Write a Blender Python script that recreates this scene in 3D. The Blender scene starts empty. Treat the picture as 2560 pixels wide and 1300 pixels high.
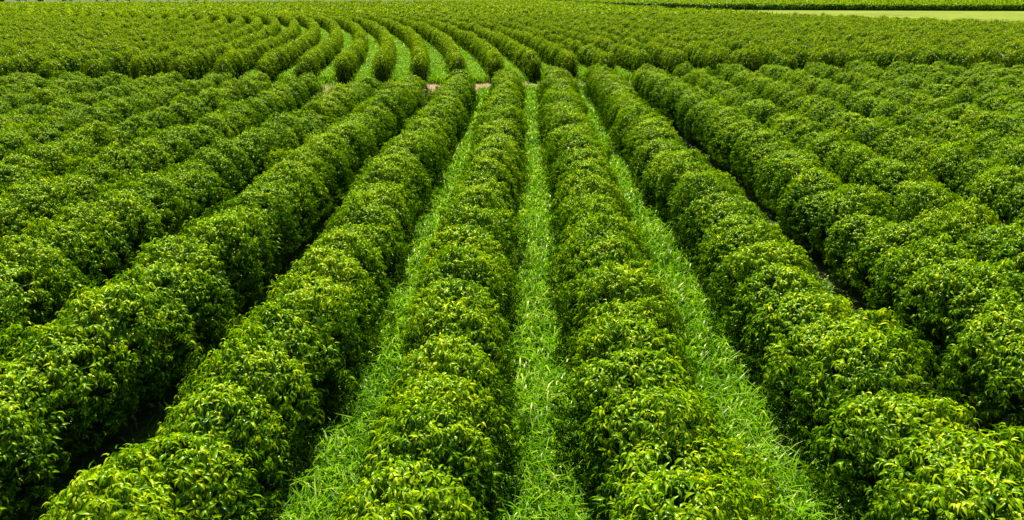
import bpy, math, random
import numpy as np
from math import radians

scene = bpy.context.scene
rng = np.random.default_rng(7)
random.seed(7)

# ------------------------------------------------------------------ camera
CAM_H = 9.6
cam_d = bpy.data.cameras.new("camera")
cam = bpy.data.objects.new("camera", cam_d)
scene.collection.objects.link(cam)
cam_d.sensor_width = 36.0
cam_d.lens = 24.0
cam_d.clip_start = 0.1
cam_d.clip_end = 20000
cam.location = (0, 0, CAM_H)
cam.rotation_euler = (radians(90 - 21.72), 0, radians(1.25))
scene.camera = cam

# ------------------------------------------------------------------ light
SUN_EL, SUN_AZ = 60.0, -8.0          # azimuth measured from +Y towards +X
world = bpy.data.worlds.new("World")
scene.world = world
world.use_nodes = True
wn = world.node_tree
bg = wn.nodes["Background"]
sky = wn.nodes.new("ShaderNodeTexSky")
sky.sky_type = 'NISHITA'
sky.sun_disc = False
sky.sun_elevation = radians(SUN_EL)
sky.sun_rotation = radians(SUN_AZ)
wn.links.new(sky.outputs[0], bg.inputs[0])
bg.inputs[1].default_value = 0.05
sl = bpy.data.lights.new("sun", 'SUN')
sl.energy = 5.0
sl.angle = radians(0.5)
sl.color = (1.0, 0.95, 0.84)
sun = bpy.data.objects.new("sun", sl)
scene.collection.objects.link(sun)
sun.rotation_euler = (radians(90 - SUN_EL), 0, radians(180 - SUN_AZ))
sun.location = (0, 60, 80)

scene.view_settings.view_transform = 'Standard'
scene.view_settings.look = 'None'
scene.view_settings.gamma = 1
scene.view_settings.use_curve_mapping = False
scene.view_settings.exposure = 1.55
scene.cycles.max_bounces = 6
scene.cycles.transmission_bounces = 4
scene.cycles.diffuse_bounces = 1
scene.cycles.glossy_bounces = 2


# ------------------------------------------------------------------ helpers
def tag(o, label=None, cat=None, group=None, kind=None):
    if label: o["label"] = label
    if cat: o["category"] = cat
    if group: o["group"] = group
    if kind: o["kind"] = kind
    return o


def link(o, parent=None):
    scene.collection.objects.link(o)
    if parent is not None:
        o.parent = parent
    return o


def np_mesh(name, verts, faces_list, attr=None, smooth=False, mat_idx=None):
    """verts (N,3); faces_list: list of (M,k) int arrays; attr: per-vertex float"""
    me = bpy.data.meshes.new(name)
    verts = np.asarray(verts, np.float32)
    me.vertices.add(len(verts))
    me.vertices.foreach_set("co", verts.ravel())
    loops, starts, tot = [], [], 0
    for f in faces_list:
        f = np.asarray(f, np.int32)
        k = f.shape[1]
        loops.append(f.ravel())
        starts.append(np.arange(len(f), dtype=np.int32) * k + tot)
        tot += f.size
    loops = np.concatenate(loops); starts = np.concatenate(starts)
    me.loops.add(len(loops))
    me.loops.foreach_set("vertex_index", loops)
    me.polygons.add(len(starts))
    me.polygons.foreach_set("loop_start", starts)
    if mat_idx is not None:
        me.polygons.foreach_set("material_index", np.asarray(mat_idx, np.int32))
    me.update(calc_edges=True)
    if smooth:
        me.polygons.foreach_set("use_smooth", np.ones(len(starts), bool))
    if attr is not None:
        a = me.attributes.new("tint", 'FLOAT', 'POINT')
        a.data.foreach_set("value", np.asarray(attr, np.float32))
    return me


def norm(v):
    return v / np.maximum(np.linalg.norm(v, axis=-1, keepdims=True), 1e-9)


# ------------------------------------------------------------------ materials
def new_mat(name):
    m = bpy.data.materials.new(name)
    m.use_nodes = True
    nt = m.node_tree
    nt.nodes.clear()
    out = nt.nodes.new("ShaderNodeOutputMaterial")
    return m, nt, out


def leaf_material(name, stops, rough, transl, tcol, spec=0.5, noise_scale=0.35, nmix=0.35):
    m, nt, out = new_mat(name)
    N, L = nt.nodes, nt.links
    at = N.new("ShaderNodeAttribute"); at.attribute_name = "tint"
    geo = N.new("ShaderNodeNewGeometry")
    nz = N.new("ShaderNodeTexNoise"); nz.inputs["Scale"].default_value = noise_scale
    nz.inputs["Detail"].default_value = 3
    L.new(geo.outputs["Position"], nz.inputs["Vector"])
    ma = N.new("ShaderNodeMath"); ma.operation = 'MULTIPLY_ADD'
    L.new(nz.outputs["Fac"], ma.inputs[0]); ma.inputs[1].default_value = nmix * 2; ma.inputs[2].default_value = -nmix
    ad = N.new("ShaderNodeMath"); ad.operation = 'ADD'
    L.new(at.outputs["Fac"], ad.inputs[0]); L.new(ma.outputs[0], ad.inputs[1])
    cr = N.new("ShaderNodeValToRGB")
    L.new(ad.outputs[0], cr.inputs[0])
    el = cr.color_ramp.elements
    el[0].position, el[0].color = stops[0][0], (*stops[0][1], 1)
    el[1].position, el[1].color = stops[-1][0], (*stops[-1][1], 1)
    for p, c in stops[1:-1]:
        e = el.new(p); e.color = (*c, 1)
    df = N.new("ShaderNodeBsdfDiffuse"); L.new(cr.outputs[0], df.inputs["Color"])
    gl = N.new("ShaderNodeBsdfGlossy"); gl.inputs["Color"].default_value = (1.0, 1.0, .62, 1)
    gl.inputs["Roughness"].default_value = rough
    pb = N.new("ShaderNodeMixShader"); pb.inputs[0].default_value = spec
    L.new(df.outputs[0], pb.inputs[1]); L.new(gl.outputs[0], pb.inputs[2])
    tr = N.new("ShaderNodeBsdfTranslucent")
    mc = N.new("ShaderNodeMix"); mc.data_type = 'RGBA'; mc.blend_type = 'MULTIPLY'
    mc.inputs[0].default_value = 1.0
    L.new(cr.outputs[0], mc.inputs[6]); mc.inputs[7].default_value = (*tcol, 1)
    L.new(mc.outputs[2], tr.inputs["Color"])
    mx = N.new("ShaderNodeMixShader"); mx.inputs[0].default_value = transl
    L.new(pb.outputs[0], mx.inputs[1]); L.new(tr.outputs[0], mx.inputs[2])
    L.new(mx.outputs[0], out.inputs[0])
    return m


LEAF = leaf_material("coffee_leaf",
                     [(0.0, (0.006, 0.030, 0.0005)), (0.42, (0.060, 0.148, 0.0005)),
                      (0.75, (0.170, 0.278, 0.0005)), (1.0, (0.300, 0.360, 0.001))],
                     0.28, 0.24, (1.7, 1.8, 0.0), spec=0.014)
LEAF_FAR = leaf_material("coffee_leaf_far_block",  # slightly yellower leaf colour for the far rows
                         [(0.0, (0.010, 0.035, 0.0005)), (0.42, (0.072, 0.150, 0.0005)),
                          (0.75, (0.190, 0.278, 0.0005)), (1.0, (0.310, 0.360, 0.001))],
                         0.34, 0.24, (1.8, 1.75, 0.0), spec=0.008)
GRASS = leaf_material("grass_blade",
                      [(0.0, (0.010, 0.055, 0.001)), (0.5, (0.100, 0.240, 0.002)),
                       (0.9, (0.200, 0.350, 0.008)), (1.0, (0.300, 0.380, 0.050))],
                      0.30, 0.34, (1.7, 1.6, 0.1), spec=0.010)


def simple_mat(name, col, rough=0.9, spec=0.2):
    m, nt, out = new_mat(name)
    pb = nt.nodes.new("ShaderNodeBsdfPrincipled")
    pb.inputs["Base Color"].default_value = (*col, 1)
    pb.inputs["Roughness"].default_value = rough
    pb.inputs["Specular IOR Level"].default_value = spec
    nt.links.new(pb.outputs[0], out.inputs[0])
    return m


TWIG = simple_mat("twig_bark", (0.22, 0.15, 0.09))


def ground_material(name, cols, scales, bump=0.4, rough=0.95):
    m, nt, out = new_mat(name)
    N, L = nt.nodes, nt.links
    geo = N.new("ShaderNodeNewGeometry")
    n1 = N.new("ShaderNodeTexNoise"); n1.inputs["Scale"].default_value = scales[0]; n1.inputs["Detail"].default_value = 5
    n2 = N.new("ShaderNodeTexNoise"); n2.inputs["Scale"].default_value = scales[1]; n2.inputs["Detail"].default_value = 8
    L.new(geo.outputs["Position"], n1.inputs["Vector"]); L.new(geo.outputs["Position"], n2.inputs["Vector"])
    av = N.new("ShaderNodeMath"); av.operation = 'ADD'
    L.new(n1.outputs[0], av.inputs[0]); L.new(n2.outputs[0], av.inputs[1])
    sc = N.new("ShaderNodeMath"); sc.operation = 'MULTIPLY_ADD'
    L.new(av.outputs[0], sc.inputs[0]); sc.inputs[1].default_value = 1.3; sc.inputs[2].default_value = -0.8
    cr = N.new("ShaderNodeValToRGB"); L.new(sc.outputs[0], cr.inputs[0])
    el = cr.color_ramp.elements
    el[0].position = 0.15; el[0].color = (*cols[0], 1)
    el[1].position = 0.85; el[1].color = (*cols[-1], 1)
    for i, c in enumerate(cols[1:-1]):
        e = el.new(0.15 + 0.7 * (i + 1) / (len(cols) - 1)); e.color = (*c, 1)
    pb = N.new("ShaderNodeBsdfPrincipled"); L.new(cr.outputs[0], pb.inputs["Base Color"])
    pb.inputs["Roughness"].default_value = rough; pb.inputs["Specular IOR Level"].default_value = 0.15
    bp = N.new("ShaderNodeBump"); bp.inputs["Strength"].default_value = bump; bp.inputs["Distance"].default_value = 0.15
    L.new(n2.outputs[0], bp.inputs["Height"]); L.new(bp.outputs[0], pb.inputs["Normal"])
    L.new(pb.outputs[0], out.inputs[0])
    return m


M_GROUND = ground_material("field_soil", [(0.035, 0.030, 0.012), (0.05, 0.065, 0.015), (0.08, 0.13, 0.02)], (0.5, 6))
M_TRACK = ground_material("track_soil", [(0.12, 0.070, 0.035), (0.20, 0.125, 0.07), (0.28, 0.19, 0.11)], (0.9, 7), 0.8)
M_MEADOW = ground_material("meadow_turf", [(0.07, 0.10, 0.0002), (0.11, 0.145, 0.0002), (0.15, 0.18, 0.0003)], (0.03, 0.35), 0.3)

# ------------------------------------------------------------------ field layout
ROW_H = 3.0
PITCH = 4.05


def front_x(k):                       # rows of the near block run straight along +Y
    return {0: -1.68, 1: 2.42, 2: 6.75, 3: 10.9}.get(k, -1.5 + PITCH * k)


DX = {2: ([6, 9, 12.5], [.15, .4, 0]), 3: ([13, 18, 35, 60], [.1, .7, 1.0, 0]), -2: ([11, 15], [-.4, 0]),
      -3: ([22, 50], [-.3, .9]), -1: ([7, 12], [-.35, 0])}


def wob(k, y):                        # the planted lines are not perfectly straight
    return (np.interp(y, *DX[k]) if k in DX else 0.0) + .10 * np.sin(y * .21 + k * 1.7)


def front_end(x):                     # where the near block stops at the cross track
    return float(np.interp(x, [-60, -27, -14, -6, -2, 3, 12, 60], [60, 58.5, 56.5, 59.0, 62.5, 64, 66.5, 69.5]))


GY = np.array([60, 74, 90, 105, 125, 148, 168, 185, 196, 230, 280, 350, 440, 560])
GX = np.array([2.0, 0, -2.3, -5.0, -9.6, -16, -22.8, -30, -36, -57, -96, -160, -250, -380.])


def back_x(n, y):                     # rows of the far block swing left with distance
    s = np.clip(1 - 0.035 * max(n, 0), 0.45, 1)
    return -15.5 + 4.15 * n + s * np.interp(y, GY, GX)


def back_start(x):
    return float(np.interp(x, [-70, -30, -10, 5, 20, 60], [64, 73, 74.5, 77, 79, 81]))


# far edge of the main field (top corner cut off by the meadow)
EX = np.array([-600, -268, -120, 0, 22, 42, 66, 81, 110, 150, 260])
EY = np.array([300, 366, 425, 445, 400, 302, 228, 200, 163, 130, 60.])


def field_edge(x):
    return np.interp(x, EX, EY)


def in_view(x, y, margin=6.0):
    return (np.abs(x + 0.02 * y) < 0.79 * y + margin) & (y > 1)


# ------------------------------------------------------------------ ground
def sheet(name, pts, z, mat):
    me = bpy.data.meshes.new(name)
    me.from_pydata([(x, y, z) for x, y in pts], [], [tuple(range(len(pts)))])
    me.update()
    o = bpy.data.objects.new(name, me); me.materials.append(mat)
    tag(o, kind="structure")
    return link(o)


sheet("ground", [(-6000, -3000), (6000, -3000), (6000, 9000), (-6000, 9000)], 0.0, M_GROUND)
tx = [-80, -60, -27, -14, -10, -6, -2, 3, 12, 30, 60, 90]
rr = random.Random(3)
low = [(x, front_end(x) + 6.6 + rr.uniform(-.4, .4)) for x in tx]
up = [(x, back_start(x) + 0.6 + rr.uniform(-.4, .4)) for x in reversed(tx)]
sheet("dirt_track", low + up, 0.006, M_TRACK)
sheet("meadow", [(30, 345), (42, 303), (66, 229), (81, 201), (110, 164), (150, 131), (262, 61),
                 (600, 61), (600, 306), (221, 327), (90, 342)], 0.05, M_MEADOW)


# ------------------------------------------------------------------ leaves
def leaves(base, d, up, L, W, bend=0.35, nseg=6):
    """base,d,up (N,3) -> verts, faces. pointed leaf arching towards -up."""
    n = len(base)
    side = norm(np.cross(d, up)); upn = np.cross(side, d)
    L = L[:, None]; W = W[:, None]
    if nseg == 6:
        p1 = base + d * L * .33 + upn * L * .05
        p2 = base + d * L * .70 - upn * L * bend * .25
        tip = base + d * L - upn * L * bend
        f = upn * W * .24                       # halves folded up from the midrib
        v = np.stack([base, p1 - side * W * .5 + f, p1, p1 + side * W * .5 + f,
                      p2 - side * W * .40 + f, p2, p2 + side * W * .40 + f, tip], 1).reshape(-1, 3)
        i = np.arange(n)[:, None] * 8
        tri = np.concatenate([i + [0, 2, 1], i + [0, 3, 2], i + [4, 5, 7], i + [5, 6, 7]])
        quad = np.concatenate([i + [1, 2, 5, 4], i + [2, 3, 6, 5]])
        return v, [tri, quad], 8
    mid = base + d * L * .5
    tip = base + d * L - upn * L * bend
    v = np.stack([base, mid - side * W * .5, mid + side * W * .5, tip], 1).reshape(-1, 3)
    i = np.arange(n)[:, None] * 4
    tri = np.concatenate([i + [0, 2, 1], i + [1, 2, 3]])
    return v, [tri], 4


def lumps(seed, nl):
    r = np.random.default_rng(seed)
    return norm(r.normal(size=(nl, 3)) * [1, 1, .8] + [0, 0, .35]), r.uniform(.07, .22, nl), r.uniform(.18, .34, nl)


def bush_mesh(seed, n_sprig=1500, per=8):
    """one mounded coffee bush: hanging leaf sprigs over a core painted dark as inner shade. origin at ground"""
    r = np.random.default_rng(seed)
    HW, HD, H = 1.17, 1.10, ROW_H + .02       # half width (x), half depth (y), height
    ld, la, lw = lumps(seed + 100, 22)

    def surf(u, shrink=1.0):
        # u: unit direction; superellipsoid centred at 42% height
        cz = H * .42
        p = u * np.array([HW, HD, 1.0])
        up = u[:, 2] > 0
        a = np.abs(u)
        e = 2.0
        k = (a[:, 0] ** e + a[:, 1] ** e + a[:, 2] ** e) ** (-1 / e)
        h = np.where(up, H - cz, cz * 1.0)
        q = np.stack([u[:, 0] * k * HW, u[:, 1] * k * HD, u[:, 2] * k * h], 1)
        f = np.ones(len(u))
        for dd, aa, ww in zip(ld, la, lw):
            c = np.clip((u @ dd), -1, 1)
            f += aa * np.exp(-((1 - c) / (ww * ww)) * 1.0)
        f = f / 1.10
        q = q * f[:, None] * shrink
        q[:, 2] += cz
        q[:, :2] *= np.interp(q[:, 2], [0, .5, 1.1], [.62, .82, 1.0])[:, None]
        q[:, 2] = np.maximum(q[:, 2], .04)
        return q

    u = norm(r.normal(size=(n_sprig * 2, 3)))
    u = u[u[:, 2] > -0.75][:n_sprig]
    n_sprig = len(u)
    depth = 1 - np.abs(r.normal(0, .13, n_sprig))
    keep = r.random(n_sprig) < np.interp(u[:, 2], [-.6, .1, .8], [.22, .42, 1])
    u, depth = u[keep], depth[keep]; n_sprig = len(u)
    p = surf(u) ; c = np.array([0, 0, H * .42])
    p = c + (p - c) * depth[:, None]
    p[:, 2] = np.maximum(p[:, 2], .1)
    nrm = norm(u / np.array([HW, HD, 1.1]))
    # sprig axis points out and a little down the slope
    down = np.array([0, 0, -1.0])
    slope = down - nrm * (nrm @ down)[:, None]
    ax = norm(nrm * .75 + slope * .55 + r.normal(0, .28, (n_sprig, 3)))
    young = np.clip(r.normal(.0, .10, n_sprig), -.3, .4)
    B, D, U, LL, T = [], [], [], [], []
    t1 = norm(np.cross(ax, r.normal(size=(n_sprig, 3)))); t2 = np.cross(ax, t1)
    for j in range(per):
        if j < 2:
            psi = r.uniform(0, 6.28, n_sprig); out = .25; along = .13; ln = r.uniform(.09, .13, n_sprig); tt = .16
        else:
            psi = (j - 2) * 6.283 / (per - 2) + r.uniform(-.45, .45, n_sprig); out = .95
            along = .09 - .035 * ((j) % 3); ln = r.uniform(.13, .19, n_sprig); tt = 0
        rad = t1 * np.cos(psi)[:, None] + t2 * np.sin(psi)[:, None]
        d = norm(ax * (1 - out * .6) + rad * out + down * r.uniform(.5, 1.1, n_sprig)[:, None])
        upv = norm(ax * .35 + nrm * 1.0 + np.array([0, 0, .12]) + r.normal(0, .20, (n_sprig, 3)))
        B.append(p + ax * along + rad * .01); D.append(d); U.append(upv); LL.append(ln)
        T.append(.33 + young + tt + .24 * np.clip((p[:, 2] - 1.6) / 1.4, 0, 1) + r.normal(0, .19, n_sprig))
    B = np.concatenate(B); D = np.concatenate(D); U = np.concatenate(U); LL = np.concatenate(LL); T = np.concatenate(T)
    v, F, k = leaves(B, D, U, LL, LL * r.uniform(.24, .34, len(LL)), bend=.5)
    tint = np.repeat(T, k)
    # core: a closed rough shell, tinted near black to paint shade between the sprigs
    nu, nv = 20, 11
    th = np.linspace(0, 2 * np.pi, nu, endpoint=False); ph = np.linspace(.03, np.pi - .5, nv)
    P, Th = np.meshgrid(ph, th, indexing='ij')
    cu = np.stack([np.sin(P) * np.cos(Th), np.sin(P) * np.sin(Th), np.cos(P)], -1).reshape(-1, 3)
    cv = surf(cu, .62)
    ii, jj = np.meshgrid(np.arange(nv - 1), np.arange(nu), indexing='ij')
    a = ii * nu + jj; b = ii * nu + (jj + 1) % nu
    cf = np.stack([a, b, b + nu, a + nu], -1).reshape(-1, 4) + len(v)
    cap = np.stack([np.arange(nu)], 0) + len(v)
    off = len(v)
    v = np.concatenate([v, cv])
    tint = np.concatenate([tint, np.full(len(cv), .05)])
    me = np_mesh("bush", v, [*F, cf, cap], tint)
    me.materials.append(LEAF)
    return me


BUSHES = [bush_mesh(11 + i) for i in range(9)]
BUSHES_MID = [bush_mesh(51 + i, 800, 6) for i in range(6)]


# ------------------------------------------------------------------ near block: one thing per hedge row
def front_label(k):
    if k == 0: return "central coffee hedge row of the near block, just left of the widest grass lane"
    o = ["first", "second", "third", "fourth", "fifth", "sixth", "seventh", "eighth", "ninth", "tenth",
         "eleventh", "twelfth", "thirteenth"]
    side = "left" if k < 0 else "right"
    if k == 1: return "coffee hedge row of the near block between the two brightest grass lanes"
    return f"{o[abs(k) - 1]} coffee hedge row to the {side} of the central near-block row"


for k in range(-12, 13):
    x0 = front_x(k)
    y_end = front_end(x0) - 0.7
    y0 = max(2.2, (abs(x0) - 5.5) / 0.79)
    if y0 > y_end - 4: continue
    root = bpy.data.objects.new("coffee_hedge_row", None)
    root.location = (x0, y0, 0)
    tag(root, front_label(k), "hedge row", "coffee hedge rows of the near block")
    link(root)
    y = y_end
    first = True
    while y > y0:
        far = y > 38
        me = random.choice(BUSHES)
        b = bpy.data.objects.new("bush", me)
        s = random.uniform(.95, 1.06)
        sx = s * random.uniform(.94, 1.08)
        sx *= {0: 1.0, 1: 1.08, -1: 1.08, 2: 1.08}.get(k, 1.06 if abs(k) < 4 else .95)
        hz = random.uniform(.94, 1.04)
        if random.random() < .05: hz *= .88
        b.location = (random.uniform(-.17, .17) + float(wob(k, y)), y - y0, 0)
        b.rotation_euler = (random.uniform(-.05, .05), random.uniform(-.05, .05), random.choice([0, math.pi]) + random.uniform(-.16, .16))
        b.scale = (sx, s * random.uniform(.95, 1.15), hz)
        link(b, root)
        y -= random.uniform(1.1, 1.6)


# ------------------------------------------------------------------ far block: rows as continuous leafy hedges
def hedge_geometry(xs, ys, dens, size, seed, core=True, W=1.13, bush=1.3):
    """xs, ys: centreline polyline (dense). returns verts, faces list, tint"""
    r = np.random.default_rng(seed)
    seg = np.hypot(np.diff(xs), np.diff(ys)); S = np.concatenate([[0], np.cumsum(seg)]); Lr = S[-1]
    if Lr < 1.5: return None
    # bushes along the row
    nb = int(Lr / bush) + 2
    bs = np.cumsum(r.uniform(.8, 1.25, nb) * bush) - bush
    bh = r.normal(0, .075, nb) - (r.random(nb) < .06) * .2; bw = r.normal(0, .07, nb); bo = r.normal(0, .10, nb)

    def prof(s, ph):
        """point at arclength s, angle ph in 0..pi (0 right foot, pi left foot)"""
        i = np.clip(np.searchsorted(bs, s) - 1, 0, nb - 2)
        t = np.clip((s - bs[i]) / (bs[i + 1] - bs[i]), 0, 1)
        dip = np.cos(2 * np.pi * t) * .5 + .5        # 1 at joints between bushes
        w_ = 1 + bw[i] * (1 - t) + bw[i + 1] * t - .10 * dip
        h_ = 1 + bh[i] * (1 - t) + bh[i + 1] * t - .075 * dip
        end = np.clip(np.minimum(s, Lr - s) / 1.1, 0, 1)
        er = np.sqrt(np.maximum(1 - (1 - end) ** 2, 0))
        c, sn = np.cos(ph), np.sin(ph)
        e = 2.0
        k = (np.abs(c) ** e + np.abs(sn) ** e) ** (-1 / e)
        lump = 1 + .05 * np.sin(s * 4.1 + ph * 3 + seed) + .05 * np.sin(s * 2.3 - ph * 5) + .04 * np.sin(s * 7.7 + ph * 7)
        z0 = sn * k * ROW_H
        x_ = c * k * np.interp(z0, [0, .6, 1.3], [.65, .85, 1.0]) * W * w_ * lump * (.35 + .65 * er) + bo[i] * (1 - t) + bo[i + 1] * t
        z_ = sn * k * ROW_H * h_ * (lump * .5 + .5) * (.8 + .2 * er)
        cx = np.interp(s, S, xs); cy = np.interp(s, S, ys)
        tx_ = np.interp(s + .5, S, xs) - np.interp(s - .5, S, xs); ty_ = np.interp(s + .5, S, ys) - np.interp(s - .5, S, ys)
        tl = np.maximum(np.hypot(tx_, ty_), 1e-6); tx_, ty_ = tx_ / tl, ty_ / tl
        return np.stack([cx + ty_ * x_, cy - tx_ * x_, z_], -1), np.stack([ty_ * c, -tx_ * c, sn], -1), np.stack([tx_, ty_, 0 * tx_], -1)

    n = int(Lr * 7 * dens)
    s = r.uniform(0, Lr, n)
    ne = min(int(dens * 12), n // 4)
    s[:ne] = r.uniform(0, .5, ne); s[ne:2 * ne] = Lr - r.uniform(0, .5, ne)
    ph = r.uniform(.03, np.pi - .03, n)
    p, nrm, tan = prof(s, ph)
    endf = ((s < .5).astype(float) - (s > Lr - .5))[:, None]
    nrm = norm(nrm * np.array([1, 1, .8]) - tan * endf * .9)
    # fill the rounded end faces
    shr = np.where(np.abs(endf[:, 0]) > 0, np.sqrt(r.random(n)), 1.0)
    cen = np.stack([np.interp(s, S, xs), np.interp(s, S, ys), np.full(n, 1.3)], -1)
    p = cen + (p - cen) * shr[:, None]
    p -= nrm * (np.abs(r.normal(0, .10, n)) + .02)[:, None]
    kp = r.random(n) < np.interp(p[:, 2], [0, 1.3, 2.5], [.25, .5, 1])
    p, nrm, n = p[kp], nrm[kp], int(kp.sum())
    down = np.array([0, 0, -1.0])
    slope = down - nrm * (nrm @ down)[:, None]
    d = norm(slope * .7 + r.normal(0, .45, (n, 3)) + nrm * .2 + down * .3)
    up = norm(nrm * 1.0 + [0, 0, .08] + r.normal(0, .28, (n, 3)))
    LL = size * r.uniform(.7, 1.3, n)
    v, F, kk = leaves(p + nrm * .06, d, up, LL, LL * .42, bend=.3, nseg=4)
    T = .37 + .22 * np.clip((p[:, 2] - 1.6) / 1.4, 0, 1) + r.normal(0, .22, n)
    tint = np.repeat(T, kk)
    if core:
        ns = max(3, int(Lr / .65)); nph = 9
        ss = np.linspace(.05, Lr - .05, ns); pp = np.linspace(0, np.pi, nph)
        Sg, Pg = np.meshgrid(ss, pp, indexing='ij')
        q, qn, _ = prof(Sg.ravel(), Pg.ravel())
        q = q - qn * np.array([1, 1, 1]) * .34
        q[:, 2] = np.maximum(q[:, 2], 0.0)
        ii, jj = np.meshgrid(np.arange(ns - 1), np.arange(nph - 1), indexing='ij')
        a = ii * nph + jj
        cf = np.stack([a, a + 1, a + nph + 1, a + nph], -1).reshape(-1, 4) + len(v)
        c1 = (np.arange(nph) + len(v))[None]; c2 = (np.arange(nph)[::-1] + (ns - 1) * nph + len(v))[None]
        v = np.concatenate([v, q]); tint = np.concatenate([tint, np.full(len(q), .0)])  # core takes the darkest tint, painting shade into the gaps between leaves
        F = [*F, cf, c1, c2]
    return v, F, tint


ORD = ["first", "second", "third", "fourth", "fifth", "sixth", "seventh", "eighth", "ninth", "tenth", "eleventh",
       "twelfth", "thirteenth", "fourteenth", "fifteenth", "sixteenth", "seventeenth", "eighteenth", "nineteenth",
       "twentieth"]


def ordinal(n):
    if n <= 20: return ORD[n - 1]
    t = {2: "twenty", 3: "thirty", 4: "forty"}[n // 10]
    if n % 10 == 0: return t[:-1] + "ieth"
    return t + "-" + ORD[n % 10 - 1]


def back_label(n):
    if n == 0: return "curving coffee hedge row behind the track with the darkest rounded near end"
    return f"{ordinal(abs(n))} hedge row {'left' if n < 0 else 'right'} of the dark-ended row behind the dirt track"


Y_SPLIT = 205.0
for n in range(-30, 36):
    x74 = back_x(n, 78)
    ys = np.arange(back_start(x74), Y_SPLIT, .5)
    xs = back_x(n, ys)
    ok = in_view(xs, ys, 7) & (ys < field_edge(xs))
    if ok.sum() < 14: continue
    i0, i1 = np.argmax(ok), len(ok) - np.argmax(ok[::-1])
    xs, ys = xs[i0:i1], ys[i0:i1]
    V, FF, TT = [], [], []
    # three stretches with coarser leaves farther away
    for a, b, dens, size in ((0, 105, 75, .20), (105, 145, 50, .24), (145, 210, 36, .28)):
        m = (ys >= a) & (ys < b + .6)
        if m.sum() < 5: continue
        g = hedge_geometry(xs[m], ys[m], dens, size, 1000 + n * 3 + a, W=1.2 if a == 0 else 1.12)
        if g: V.append(g)
    if not V: continue
    off = 0; vs, fs, ts = [], [], []
    for v, F, t in V:
        vs.append(v); ts.append(t); fs += [f + off for f in F]; off += len(v)
    origin = np.array([xs[0], ys[0], 0])
    me = np_mesh("coffee_hedge_row", np.concatenate(vs) - origin, fs, np.concatenate(ts))
    me.materials.append(LEAF_FAR)
    o = bpy.data.objects.new("coffee_hedge_row", me)
    o.location = origin
    tag(o, back_label(n), "hedge row", "curving coffee hedge rows behind the track")
    link(o)


# ------------------------------------------------------------------ distant rows that read as one mass
def row_mass(name, curves, label, dens, size, seed):
    vs, fs, ts, off = [], [], [], 0
    for i, (xs, ys) in enumerate(curves):
        if len(xs) < 4: continue
        g = hedge_geometry(xs, ys, dens, size, seed + i, W=1.5, bush=2.6)
        if not g: continue
        v, F, t = g
        vs.append(v); ts.append(t); fs += [f + off for f in F]; off += len(v)
    me = np_mesh(name, np.concatenate(vs), fs, np.concatenate(ts))
    me.materials.append(LEAF_FAR)
    o = bpy.data.objects.new(name, me)
    tag(o, label, "coffee field", kind="stuff")
    return link(o)


curves = []
for n in range(-50, 110):
    for a, b in ((Y_SPLIT, 300), (300, 450)):
        ys = np.arange(a, b + .1, 1.5)
        xs = back_x(n, ys)
        ok = in_view(xs, ys, 10) & (ys < field_edge(xs))
        if ok.sum() < 4: continue
        i0, i1 = np.argmax(ok), len(ok) - np.argmax(ok[::-1])
        curves.append((xs[i0:i1], ys[i0:i1]))
row_mass("distant_coffee_rows", curves, "dense mass of distant coffee rows at the far end of the curving field", 5.5, .8, 5000)

# next plantation behind the meadow: rows parallel to its dark front edge
FX = np.array([-8, 42, 90, 221, 600]); FY = np.array([560, 400, 344, 329, 320.])
sx_ = np.arange(0, 420, 1.5)
edge_x = np.interp(np.arange(0, 620, 1.5), [0, 170, 243, 375, 620], [-8, 42, 90, 221, 465])
edge_y = np.interp(np.arange(0, 620, 1.5), [0, 170, 243, 375, 620], [560, 400, 344, 329, 322])
o_curves = []
g = None
tagm = edge_x < 330
ex, ey = edge_x[tagm], edge_y[tagm]
gg = hedge_geometry(ex, ey, 9, .7, 777, W=1.5, bush=2.0)
me = np_mesh("coffee_hedge_row", gg[0], gg[1], gg[2]); me.materials.append(LEAF)
o = bpy.data.objects.new("coffee_hedge_row", me)
tag(o, "long dark-faced hedge row edging the plantation beyond the yellow-green meadow", "hedge row")
link(o)
for j in range(1, 34):
    dx, dy = 4.2 * j * .25, 4.2 * j
    xs, ys = ex + dx, ey + dy
    ok = in_view(xs, ys, 12)
    if ok.sum() < 8: continue
    i0, i1 = np.argmax(ok), len(ok) - np.argmax(ok[::-1])
    o_curves.append((xs[i0:i1:2], ys[i0:i1:2]))
row_mass("distant_plantation", o_curves, "far plantation of even coffee rows behind the long dark hedge row", 3.2, 1.0, 8000)


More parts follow.
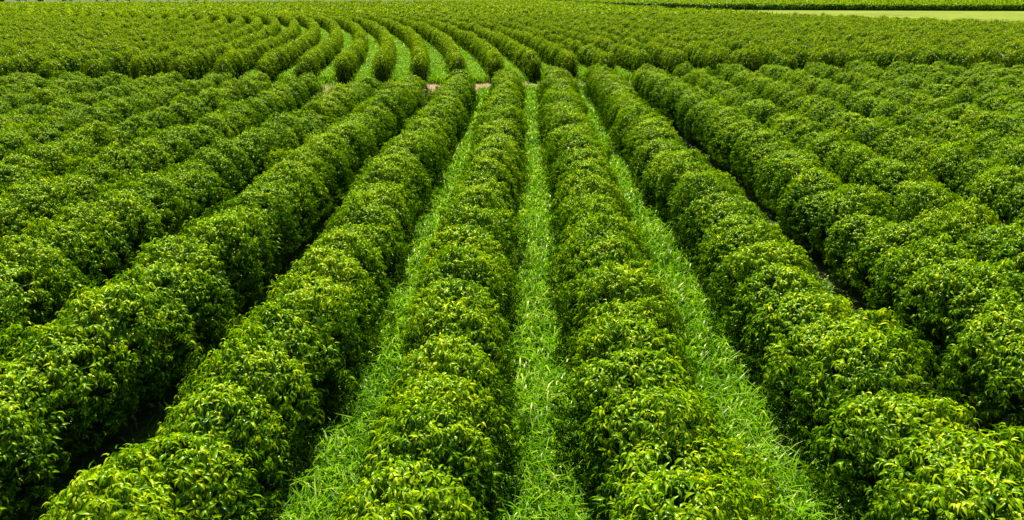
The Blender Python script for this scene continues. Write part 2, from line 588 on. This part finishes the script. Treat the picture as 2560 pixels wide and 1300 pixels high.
# ------------------------------------------------------------------ grass in the lanes
def grass_patch(px, py, hmin, hmax, wid, seed):
    r = np.random.default_rng(seed)
    n = len(px)
    az = r.uniform(0, 2 * np.pi, n); lean = np.abs(r.normal(.30, .22, n))
    h = r.uniform(hmin, hmax, n)
    out = np.stack([np.cos(az), np.sin(az), 0 * az], -1)
    side = np.stack([-np.sin(az), np.cos(az), 0 * az], -1)
    w = (wid * r.uniform(.7, 1.3, n))[:, None]
    base = np.stack([px, py, np.zeros(n)], -1)
    H = h[:, None]; Ln = lean[:, None]
    up = np.array([0, 0, 1.0])
    a1 = base + up * H * .5 + out * H * Ln * .3
    a2 = base + up * H * .88 + out * H * Ln * 1.0
    dr = r.uniform(-.05, .35, n)[:, None]
    a3 = base + up * H * (1 - dr) + out * H * (Ln * 1.0 + .35)
    v = np.stack([base - side * w * .4, base + side * w * .4, a1 - side * w * .5, a1 + side * w * .5,
                  a2 - side * w * .42, a2 + side * w * .42, a3], 1).reshape(-1, 3)
    i = np.arange(n)[:, None] * 7
    quads = np.concatenate([i + [0, 1, 3, 2], i + [2, 3, 5, 4]])
    tri = i + [4, 5, 6]
    t = .42 + r.normal(0, .30, n)
    return v, [quads, tri], np.repeat(t, 7)


def add_grass(name, label, parts):
    vs, fs, ts, off = [], [], [], 0
    for v, F, t in parts:
        vs.append(v); ts.append(t); fs += [f + off for f in F]; off += len(v)
    me = np_mesh(name, np.concatenate(vs), fs, np.concatenate(ts))
    me.materials.append(GRASS)
    o = bpy.data.objects.new(name, me)
    tag(o, label, "grass", kind="stuff")
    return link(o)


parts = []
for k in range(-12, 12):
    xa, xb = front_x(k), front_x(k + 1)
    mid = (xa + xb) / 2
    for y0, y1, dens, hm, hx, w in ((3, 14, 480, .5, 1.15, .028), (14, 26, 260, .5, 1.1, .036), (26, 45, 150, .45, 1.0, .05), (45, 70, 90, .4, .9, .07)):
        f = 1.0 if k in (-1, 0, 1) else .35
        if f < 1: hm, hx = .2, .5
        y1 = min(y1, front_end(mid) + 7.0)
        if y1 <= y0: continue
        n = int((y1 - y0) * 2.0 * dens * f)
        py = rng.uniform(y0, y1, n)
        px = mid + (wob(k, py) + wob(k + 1, py)) / 2 + rng.normal(0, .56, n) + .1 * np.sin(py * .7 + k)
        ok = in_view(px, py, 3)
        px, py = px[ok], py[ok]
        if len(px) < 5: continue
        parts.append(grass_patch(px, py, hm, hx, w, k * 7 + int(y0) + 300))
add_grass("grass", "tall arching pale green grass filling the lanes of the near block", parts)

parts = []
for n in range(-14, 16):
    for y0, y1, dens, hm, hx, w in ((73, 110, 130, .4, .9, .05), (110, 200, 50, .4, .85, .09)):
        m = int((y1 - y0) * 2.2 * dens)
        py = rng.uniform(y0, y1, m)
        px = (back_x(n, py) + back_x(n + 1, py)) / 2 + rng.normal(0, .55, m)
        st = np.interp(px, [-70, -30, -10, 5, 20, 60], [77, 76, 74.5, 77, 80, 84])
        ok = in_view(px, py, 3) & (py > st + rng.normal(.6, .5, m)) & (py < field_edge(px))
        px, py = px[ok], py[ok]
        if len(px) < 5: continue
        parts.append(grass_patch(px, py, hm, hx, w, n * 7 + int(y0) + 900))
n = 16000                               # grass taking over most of the track, bare soil only in the middle
px = rng.uniform(-62, 62, n); py = np.interp(px, [-60, -6, 12, 60], [60, 61, 67, 69]) + rng.uniform(0, 15, n)
bare = ((px > -13.0) & (px < 1) & (py > 69 + rng.normal(0, .5, n)) & (py < 75.5 + rng.normal(0, .7, n)))
ok = ~bare & in_view(px, py, 3)
parts.append(grass_patch(px[ok], py[ok], .25, .6, .06, 4242))
add_grass("grass", "pale grass between the curving rows behind the dirt track", parts)


# ------------------------------------------------------------------ dark wood beyond the field's left corner
def tree(x, y, h, seed):
    r = np.random.default_rng(seed)
    root = bpy.data.objects.new("tree", None); root.location = (x, y, 0)
    nn = 900
    c = norm(r.normal(size=(9, 3))) * r.uniform(.2, .5, (9, 1)) * h * .42 * np.array([1, 1, .7]) + [0, 0, h * .62]
    idx = r.integers(0, 9, nn)
    u = norm(r.normal(size=(nn, 3)))
    p = c[idx] + u * h * .22 * r.uniform(.6, 1.05, (nn, 1))
    v, F, k = leaves(p, norm(r.normal(size=(nn, 3)) + [0, 0, -.4]), norm(u + [0, 0, .5]), np.full(nn, h * .11), np.full(nn, h * .07), nseg=4)
    me = np_mesh("crown", v, F, np.repeat(r.normal(.08, .08, nn), k)); me.materials.append(LEAF)
    link(bpy.data.objects.new("crown", me), root)
    a = np.linspace(0, 2 * np.pi, 8, endpoint=False)
    ring = lambda z, rr_: np.stack([np.cos(a) * rr_, np.sin(a) * rr_, np.full(8, z)], -1)
    tv = np.concatenate([ring(0, h * .035), ring(h * .35, h * .022), ring(h * .7, h * .01)])
    q = np.concatenate([np.stack([np.arange(8) + o_, (np.arange(8) + 1) % 8 + o_, (np.arange(8) + 1) % 8 + 8 + o_, np.arange(8) + 8 + o_], -1) for o_ in (0, 8)])
    tm = np_mesh("trunk", tv, [q]); tm.materials.append(TWIG)
    link(bpy.data.objects.new("trunk", tm), root)
    link(root)
    return root


for i in range(26):
    t = tree(-372 + i * 7.0 + random.uniform(-2, 2), 405 + i * 2.2 + random.uniform(-6, 6), random.uniform(7, 11), 600 + i)
    tag(t, "dark tree in the wood behind the field's far left corner", "tree", "trees of the dark wood beyond the field")
